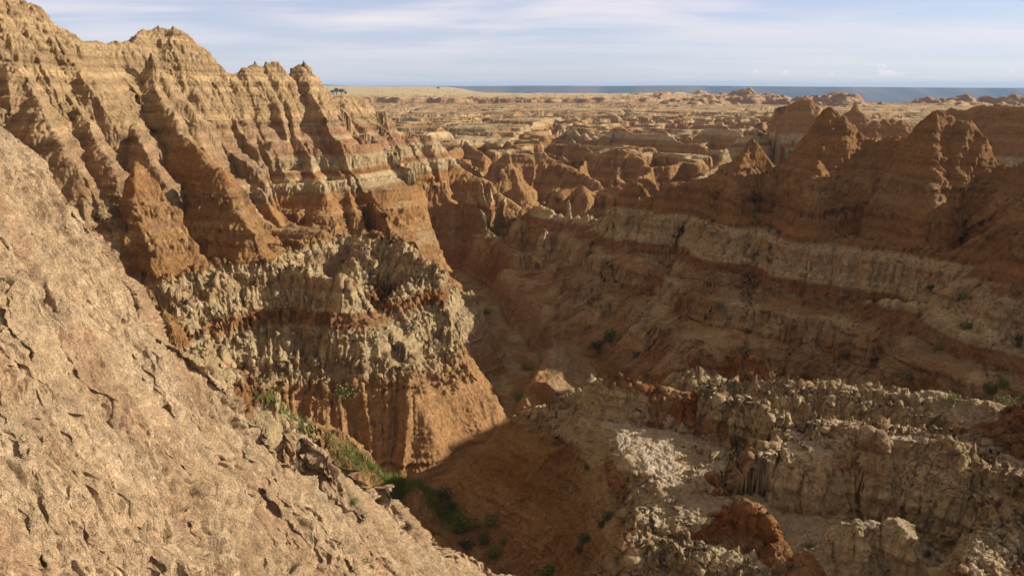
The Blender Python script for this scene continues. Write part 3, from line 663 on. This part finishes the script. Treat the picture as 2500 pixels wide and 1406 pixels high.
shr = [
 (1265, 968, 56, 'g', LEDGE, 'low bright green shrub at the left tip of the cream ridge'),
 (845, 950, 66, 'o', LEDGE, 'wide pale olive shrub among the spires of the left pale ridge'),
 (2447, 930, 50, 'g', WALL, 'tall dark green shrub below the shaded wall near the right edge'),
 (2412, 948, 44, 'g', WALL, 'smaller green shrub just left of the tall dark green one'),
 (2325, 972, 56, 'y', WALL, 'spreading yellow green shrub behind the bright spires'),
 (2458, 972, 50, 'o', LEDGE, 'pale straw coloured shrub beside the white right edge of the ledge'),
 (2495, 972, 44, 'y', LEDGE, 'yellow green shrub topping the brown mound at the right edge'),
 (1492, 820, 56, 'd', WALL, 'wide dark shrub crowning the small rise beside the wash'),
 (1455, 842, 36, 'd', WALL, 'small dark shrub down left of the wide one on the rise'),
 (1552, 862, 36, 'd', WALL, 'greyish shrub right of the rise beside the wash'),
 (1758, 742, 38, 'o', WALL, 'olive shrub on the red patch in the middle of the shaded wall'),
 (1730, 866, 34, 'd', WALL, 'dark shrub just above the rust orange domes'),
 (2362, 792, 40, 'g', WALL, 'flat green shrub under the blocky pale outcrop'),
 (2490, 822, 34, 'd', WALL, 'upper of two dark shrubs at the right edge of the wall'),
 (2488, 840, 28, 'd', WALL, 'lower of two dark shrubs at the right edge of the wall'),
 (2290, 845, 30, 'g', WALL, 'small green shrub on the grey patch of the lower wall'),
 (2272, 702, 30, 'd', WALL, 'highest dark shrub on the pale bed of the shaded wall'),
 (2345, 718, 44, 'o', WALL, 'long olive shrub in the gully left of the blocky outcrop'),
 (2215, 915, 50, 'o', WALL, 'faint olive shrub at the foot of the wall behind the spires'),
 (1285, 895, 34, 'y', RAV, 'yellow green shrub where the dry wash bends'),
 (1188, 760, 26, 'o', RAV, 'little olive shrub farthest up the dry wash'),
 (1085, 1203, 62, 'd', RAV, 'dark shrub at the foot of the shaded slope beside the grass'),
 (1105, 1235, 44, 'd', RAV, 'smaller dark shrub just below the one beside the grass'),
 (1128, 1272, 80, 'g', RAV, 'large green shrub at the lower end of the grass strip'),
 (1200, 1262, 66, 'o', RAV, 'tall olive shrub leaning on the shaded slope'),
 (1135, 1325, 46, 'd', RAV, 'dark green shrub against the edge of the near slope'),
 (1178, 1310, 48, 'g', RAV, 'green shrub in the middle of the ravine thicket'),
 (1210, 1345, 60, 'y', RAV, 'bright yellow green shrub at the bottom of the thicket'),
 (1228, 1318, 34, 'y', RAV, 'small yellow green shrub at the right of the thicket'),
 (1487, 1255, 40, 'd', RAV, 'higher of two dark shrubs beside the pale buttress'),
 (1490, 1296, 34, 'd', RAV, 'lower of two dark shrubs beside the pale buttress'),
 (1430, 1312, 46, 'd', RAV, 'very dark shrub in the deep shade of the ravine wall'),
 (1340, 1398, 90, 'g', RAV, 'broad green shrub at the bottom edge of the picture in the shade'),
 (1450, 1370, 32, 'd', RAV, 'small shrub on the rim above the deepest shade'),
 (1432, 1138, 30, 'g', LEDGE, 'little green shrub in the notch of the cream ridge'),
 (1575, 1176, 16, 'g', LEDGE, 'tiny green sprig on the white ledge'),
 (2262, 1350, 36, 'd', LEDGE, 'dark shrub below the big fluted wall'),
 (1975, 1330, 30, 'g', LEDGE, 'small green shrub beside the rust orange mounds'),
 (893, 1372, 46, 'g', 'plants on the near slope', 'bright green tuft growing on the near slope'),
 (862, 1222, 30, 'g', 'plants on the near slope', 'low green plant behind the crumbling hoodoo of the near slope')]
for k_, (X_, Y_, w_, c_, grp, lab) in enumerate(shr):
    p = spot(X_, Y_ + w_ * .2, dmin=38 if grp == RAV else (26 if grp != 'plants on the near slope' else 0)); r_ = w_ / 2 / 1944 * p[1] * 1.15
    fo, so = SHR[c_, k_ % 2]
    t = bpy.data.objects.new('shrub', None); C.objects.link(t); t.location = [float(v) for v in p]; t.location.z -= r_ * .15
    t.rotation_euler = (0, 0, k_ * 2.4); t.scale = (r_, r_, r_)
    tag(t, lab, 'shrub', grp)
    for part in (fo, so):
        q_ = part.copy(); C.objects.link(q_); q_.parent = t
# grass along the ravine: uncountable, one object
gp = []
gr = np.random.default_rng(5)
for (pa_, pb_, wd, n_) in (((818, 1108), (900, 1150), .8, 130), ((900, 1150), (980, 1190), 1.0, 170), ((980, 1190), (1050, 1222), 1.1, 160), ((1050, 1222), (1110, 1262), .9, 90),
                           ((636, 985), (672, 992), .35, 40), ((690, 1005), (745, 1045), .45, 80), ((840, 1222), (872, 1228), .2, 18)):
    A_ = spot(*pa_, dmin=38); B_ = spot(*pb_, dmin=38)
    t_ = gr.uniform(0, 1, n_); o_ = gr.normal(0, wd * .6, (n_, 2))
    xs = A_[0] + (B_[0] - A_[0]) * t_ + o_[:, 0]; ys = A_[1] + (B_[1] - A_[1]) * t_ + o_[:, 1]
    gp += list(zip(xs, ys, ground(xs, ys)))
vs, fs = blades(gp, 22, .42, .22, .014, .4)
tag(mesh_obj('grass', vs, fs, M_GRASS), 'green grass filling the little ravine below the near slope', 'grass', kind='stuff')
# dry tufts scattered on the tableland
# far trees
def crown_mesh(r_, n_, seed):
    vs, fs, tips = shrub_mesh(r_, n_, seed, .9, 2.2); return vs, fs, tips
for k_, (X_, Y_, w_, lab) in enumerate(((812, 229, 10, 'small leftmost tree of the far clump beside the cliff'), (822, 229, 15, 'darkest tree in the middle of the far clump'),
                                        (834, 229, 14, 'bright green tree right of the dark one in the far clump'), (843, 230, 9, 'low rightmost tree of the far clump'),
                                        (1067, 216, 5, 'left of two dark specks of trees on the far rise'), (1072, 216, 5, 'right of two dark specks of trees on the far rise'))):
    p = spot(X_, Y_, 2, 400); r_ = w_ / 2 / 1944 * p[1]
    t = bpy.data.objects.new('tree', None); C.objects.link(t); t.location = [float(v) for v in p]
    tag(t, lab, 'tree', 'far trees')
    vs, fs, tips = crown_mesh(1., 420, 90 + k_)
    vs = [v + np.array((0, 0, .7)) for v in vs]
    cr = mesh_obj('crown', vs, fs, M_DARK if k_ in (1, 4, 5) else M_GREEN, t); cr.scale = (r_, r_, r_)
    tv, tf = stem_mesh([(0, 0, 1.2), (.25, .1, 1.1), (-.25, .15, 1.15)], .10)
    tr = mesh_obj('trunk', tv, tf, M_STEM, t); tr.scale = (r_, r_, r_)
# walkers on the tableland
def plain_mat(name, c):
    m, nt, b = new_mat(name); b.inputs['Base Color'].default_value = (*c, 1); b.inputs['Roughness'].default_value = .85
    n = nt.nodes.new('ShaderNodeTexNoise'); n.inputs['Scale'].default_value = 40
    bp = nt.nodes.new('ShaderNodeBump'); bp.inputs['Strength'].default_value = .2; nt.links.new(n.outputs['Fac'], bp.inputs['Height']); nt.links.new(bp.outputs[0], b.inputs['Normal'])
    return m
SKIN = plain_mat('skin', (.42, .25, .17)); HAIR = plain_mat('hair', (.05, .03, .02))
def skin_obj(name, verts, edges, radii, mat, parent=None, root=0):
    me = bpy.data.meshes.new(name); me.from_pydata(verts, edges, []); me.materials.append(mat)
    o = bpy.data.objects.new(name, me); C.objects.link(o)
    o.modifiers.new('skin', 'SKIN'); sv = me.skin_vertices
    if not sv: sv = None
    lay = me.skin_vertices[0].data if me.skin_vertices else None
    if lay is None:
        bpy.context.view_layer.objects.active = o
        bpy.context.view_layer.update(); lay = me.skin_vertices[0].data if me.skin_vertices else None
    if lay:
        for i_, r_ in enumerate(radii): lay[i_].radius = (r_, r_)
        lay[root].use_root = True
    s_ = o.modifiers.new('sub', 'SUBSURF'); s_.levels = 1; s_.render_levels = 2
    if parent: o.parent = parent
    return o
def person(X_, Y_, lab, top, legs, turn, stride=.16):
    p = spot(X_, Y_, 2, 300)
    t = bpy.data.objects.new('person', None); C.objects.link(t); t.location = [float(v) for v in p]; t.rotation_euler = (0, 0, turn)
    tag(t, lab, 'person', 'walkers on the tableland')
    s_ = stride
    V_ = [(0, 0, .95), (0, 0, 1.15), (0, 0, 1.38), (0, 0, 1.50), (0, .01, 1.60), (0, .02, 1.68),
          (-.17, 0, 1.40), (-.23, -.03, 1.12), (-.23, .06, .90), (.17, 0, 1.40), (.23, .05, 1.12), (.23, .14, .92),
          (-.10, 0, .90), (-.11, s_ * .6, .50), (-.11, s_, .07), (-.11, s_ + .16, .03), (.10, 0, .90), (.11, -s_ * .3, .50), (.11, -s_, .07), (.11, -s_ + .16, .03)]
    E_ = [(0, 1), (1, 2), (2, 3), (3, 4), (4, 5), (2, 6), (6, 7), (7, 8), (2, 9), (9, 10), (10, 11), (0, 12), (12, 13), (13, 14), (14, 15), (0, 16), (16, 17), (17, 18), (18, 19)]
    R_ = [.14, .13, .15, .055, .095, .08, .065, .045, .032, .065, .045, .032, .09, .06, .042, .035, .09, .06, .042, .035]
    skin_obj('body', V_, E_, R_, SKIN, t)
    skin_obj('shirt', [(0, 0, .97), (0, 0, 1.16), (0, 0, 1.38), (-.17, 0, 1.41), (-.22, -.02, 1.2), (.17, 0, 1.41), (.22, .03, 1.2)], [(0, 1), (1, 2), (2, 3), (3, 4), (2, 5), (5, 6)], [.16, .15, .165, .078, .06, .078, .06], top, t)
    skin_obj('trousers', [(0, 0, .98)] + [V_[i_] for i_ in (12, 13, 14, 16, 17, 18)], [(0, 1), (1, 2), (2, 3), (0, 4), (4, 5), (5, 6)], [.155, .105, .075, .055, .105, .075, .055], legs, t)
    skin_obj('hair', [(0, -.02, 1.66), (0, 0, 1.71), (0, .02, 1.73)], [(0, 1), (1, 2)], [.09, .085, .06], HAIR, t)
BLK = plain_mat('black_cloth', (.02, .018, .018)); DKR = plain_mat('dark_red_cloth', (.12, .03, .025)); WHT = plain_mat('white_cloth', (.75, .68, .68)); PUR = plain_mat('purple_cloth', (.16, .07, .16))
for a_ in ((932, 265, 'person in dark clothes, left of the pair walking on the left tableland', DKR, BLK, .4), (936.5, 264, 'person in black clothes, right of the pair walking on the left tableland', BLK, BLK, 2.2),
           (1353, 260.5, 'person in black, leftmost of three on the distant pale flat', BLK, BLK, 1.0), (1361.5, 260.5, 'person in black, middle one of three on the distant pale flat', BLK, BLK, 3.0),
           (1368.5, 260, 'person in dark red, rightmost of three on the distant pale flat', DKR, BLK, 4.0),
           (1889.5, 272, 'person in a purple top beside the left slope of the far brown peak', PUR, BLK, 1.2), (1894.5, 271, 'person in a white top beside the far brown peak', WHT, BLK, 2.6)):
    person(*a_)
log('things')


# ------------------------------------------------------------------ sun, sky, camera
SUN_AZ = math.radians(79)      # clockwise from the view direction (+y)
SUN_EL = math.radians(24)
sd = Vector((math.sin(SUN_AZ) * math.cos(SUN_EL), math.cos(SUN_AZ) * math.cos(SUN_EL), math.sin(SUN_EL)))
L = bpy.data.lights.new('sun', 'SUN'); L.energy = 5.0; L.angle = math.radians(.6); L.color = (1, .90, .74)
lo = bpy.data.objects.new('sun', L); C.objects.link(lo)
lo.rotation_euler = sd.to_track_quat('Z', 'Y').to_euler()
w = bpy.data.worlds.new('World'); bpy.context.scene.world = w; w.use_nodes = True
nt = w.node_tree; N_ = nt.nodes; Lk = nt.links
bg = N_['Background']; bg.inputs['Strength'].default_value = .097
sky = N_.new('ShaderNodeTexSky'); sky.sky_type = 'NISHITA'; sky.sun_disc = False
sky.sun_elevation = SUN_EL; sky.sun_rotation = SUN_AZ; sky.altitude = 800; sky.air_density = 1.0; sky.dust_density = .1; sky.ozone_density = 2.5
tc = N_.new('ShaderNodeTexCoord')
sx = N_.new('ShaderNodeSeparateXYZ'); Lk.new(tc.outputs['Generated'], sx.inputs[0])
def math_(op, a, b=None, c=None):
    n = N_.new('ShaderNodeMath'); n.operation = op
    for i, v in enumerate((a, b, c)):
        if v is None: continue
        if isinstance(v, (int, float)): n.inputs[i].default_value = v
        else: Lk.new(v, n.inputs[i])
    return n.outputs[0]
zz = math_('ADD', math_('MAXIMUM', sx.outputs['Z'], 0.), .055)
cx = math_('DIVIDE', sx.outputs['X'], zz); cy = math_('DIVIDE', sx.outputs['Y'], zz)
cv = N_.new('ShaderNodeCombineXYZ'); Lk.new(cx, cv.inputs[0]); Lk.new(cy, cv.inputs[1])
def noise(vec, scale, det, rough, dist=0, off=(0, 0, 0), sc=(1, 1, 1)):
    mp = N_.new('ShaderNodeMapping'); mp.inputs['Location'].default_value = off; mp.inputs['Scale'].default_value = sc
    Lk.new(vec, mp.inputs['Vector'])
    n = N_.new('ShaderNodeTexNoise'); n.inputs['Scale'].default_value = scale; n.inputs['Detail'].default_value = det
    n.inputs['Roughness'].default_value = rough; n.inputs['Distortion'].default_value = dist
    Lk.new(mp.outputs[0], n.inputs['Vector']); return n.outputs['Fac']
def rng_(v, a, b, c=0., d=1.):
    n = N_.new('ShaderNodeMapRange'); n.interpolation_type = 'SMOOTHSTEP'
    n.inputs[1].default_value = a; n.inputs[2].default_value = b; n.inputs[3].default_value = c; n.inputs[4].default_value = d
    Lk.new(v, n.inputs[0]); return n.outputs[0]
c1 = rng_(noise(cv.outputs[0], .42, 8, .55, .4, (3.1, 1.7, 0), (.75, 1.15, 1)), .36, .64)
c2 = rng_(noise(cv.outputs[0], 1.1, 6, .6, .2, (7, 3, 0), (.35, 1.6, 1)), .45, .75)
cl = math_('MINIMUM', math_('ADD', math_('MULTIPLY', c1, .75), math_('MULTIPLY', c2, .35)), .9)
cl = math_('MULTIPLY', cl, rng_(sx.outputs['Z'], .0, .12, .25, 1.))
pf = rng_(noise(tc.outputs['Generated'], 34, 3, .55, 0, (.37, .2, 0), (1, 1, 1.6)), .60, .68)
pf = math_('MULTIPLY', pf, math_('MULTIPLY', rng_(sx.outputs['Z'], .010, .016), rng_(sx.outputs['Z'], .030, .022)))
pf = math_('MULTIPLY', pf, rng_(sx.outputs['X'], .10, .35, 0., .8))
cl = math_('MAXIMUM', cl, pf)
mx = N_.new('ShaderNodeMix'); mx.data_type = 'RGBA'
# thin high veil under the streaks
mv = N_.new('ShaderNodeMix'); mv.data_type = 'RGBA'; mv.inputs[0].default_value = .6
Lk.new(sky.outputs[0], mv.inputs[6]); mv.inputs[7].default_value = (3.7, 3.6, 5.2, 1)
Lk.new(cl, mx.inputs[0]); Lk.new(mv.outputs[2], mx.inputs[6]); mx.inputs[7].default_value = (6.9, 6.2, 6.2, 1)
# above the view: added dim, warm sky tint that warms and darkens the shade
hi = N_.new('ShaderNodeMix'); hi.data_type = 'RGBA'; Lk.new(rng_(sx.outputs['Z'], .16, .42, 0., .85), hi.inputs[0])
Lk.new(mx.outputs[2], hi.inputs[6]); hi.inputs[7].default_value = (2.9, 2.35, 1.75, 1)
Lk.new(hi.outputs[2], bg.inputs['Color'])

hm = bpy.data.materials.new('haze'); hm.use_nodes = True
hn = hm.node_tree; hn.nodes.remove(hn.nodes['Principled BSDF'])
pv = hn.nodes.new('ShaderNodeVolumePrincipled'); pv.inputs['Density'].default_value = HAZE; pv.inputs['Color'].default_value = (.30, .58, 1, 1); pv.inputs['Anisotropy'].default_value = 0
hn.links.new(pv.outputs[0], hn.nodes['Material Output'].inputs['Volume'])
me = bpy.data.meshes.new('haze')
hx, h0, h1, z0_, z1_ = 14500, -300, 8200, float(P2[..., 2].min()) - 1, float(P2[..., 2].max()) + 2
vs = [(a_, b_, c_) for a_ in (-hx, hx) for b_ in (h0, h1) for c_ in (z0_, z1_)]
me.from_pydata(vs, [], [(0, 1, 3, 2), (4, 6, 7, 5), (0, 4, 5, 1), (2, 3, 7, 6), (0, 2, 6, 4), (1, 5, 7, 3)])
me.materials.append(hm)
ho = bpy.data.objects.new('haze', me); C.objects.link(ho)
tag(ho, 'thin blue haze in the air over the far plain', kind='stuff')
cam = bpy.data.cameras.new('camera'); cam.sensor_width = 36; cam.lens = 36 * FPX / 2500; cam.clip_start = .1; cam.clip_end = 30000
co = bpy.data.objects.new('camera', cam); C.objects.link(co)
co.location = (0, 0, 0); co.rotation_euler = (math.pi / 2 - PITCH, 0, 0)
sc = bpy.context.scene; sc.camera = co
sc.view_settings.view_transform = 'Standard'; sc.view_settings.look = 'None'; sc.view_settings.exposure = .60; sc.view_settings.gamma = 1
sc.cycles.max_bounces = 5; sc.cycles.diffuse_bounces = 3; sc.cycles.volume_bounces = 0
log('done')
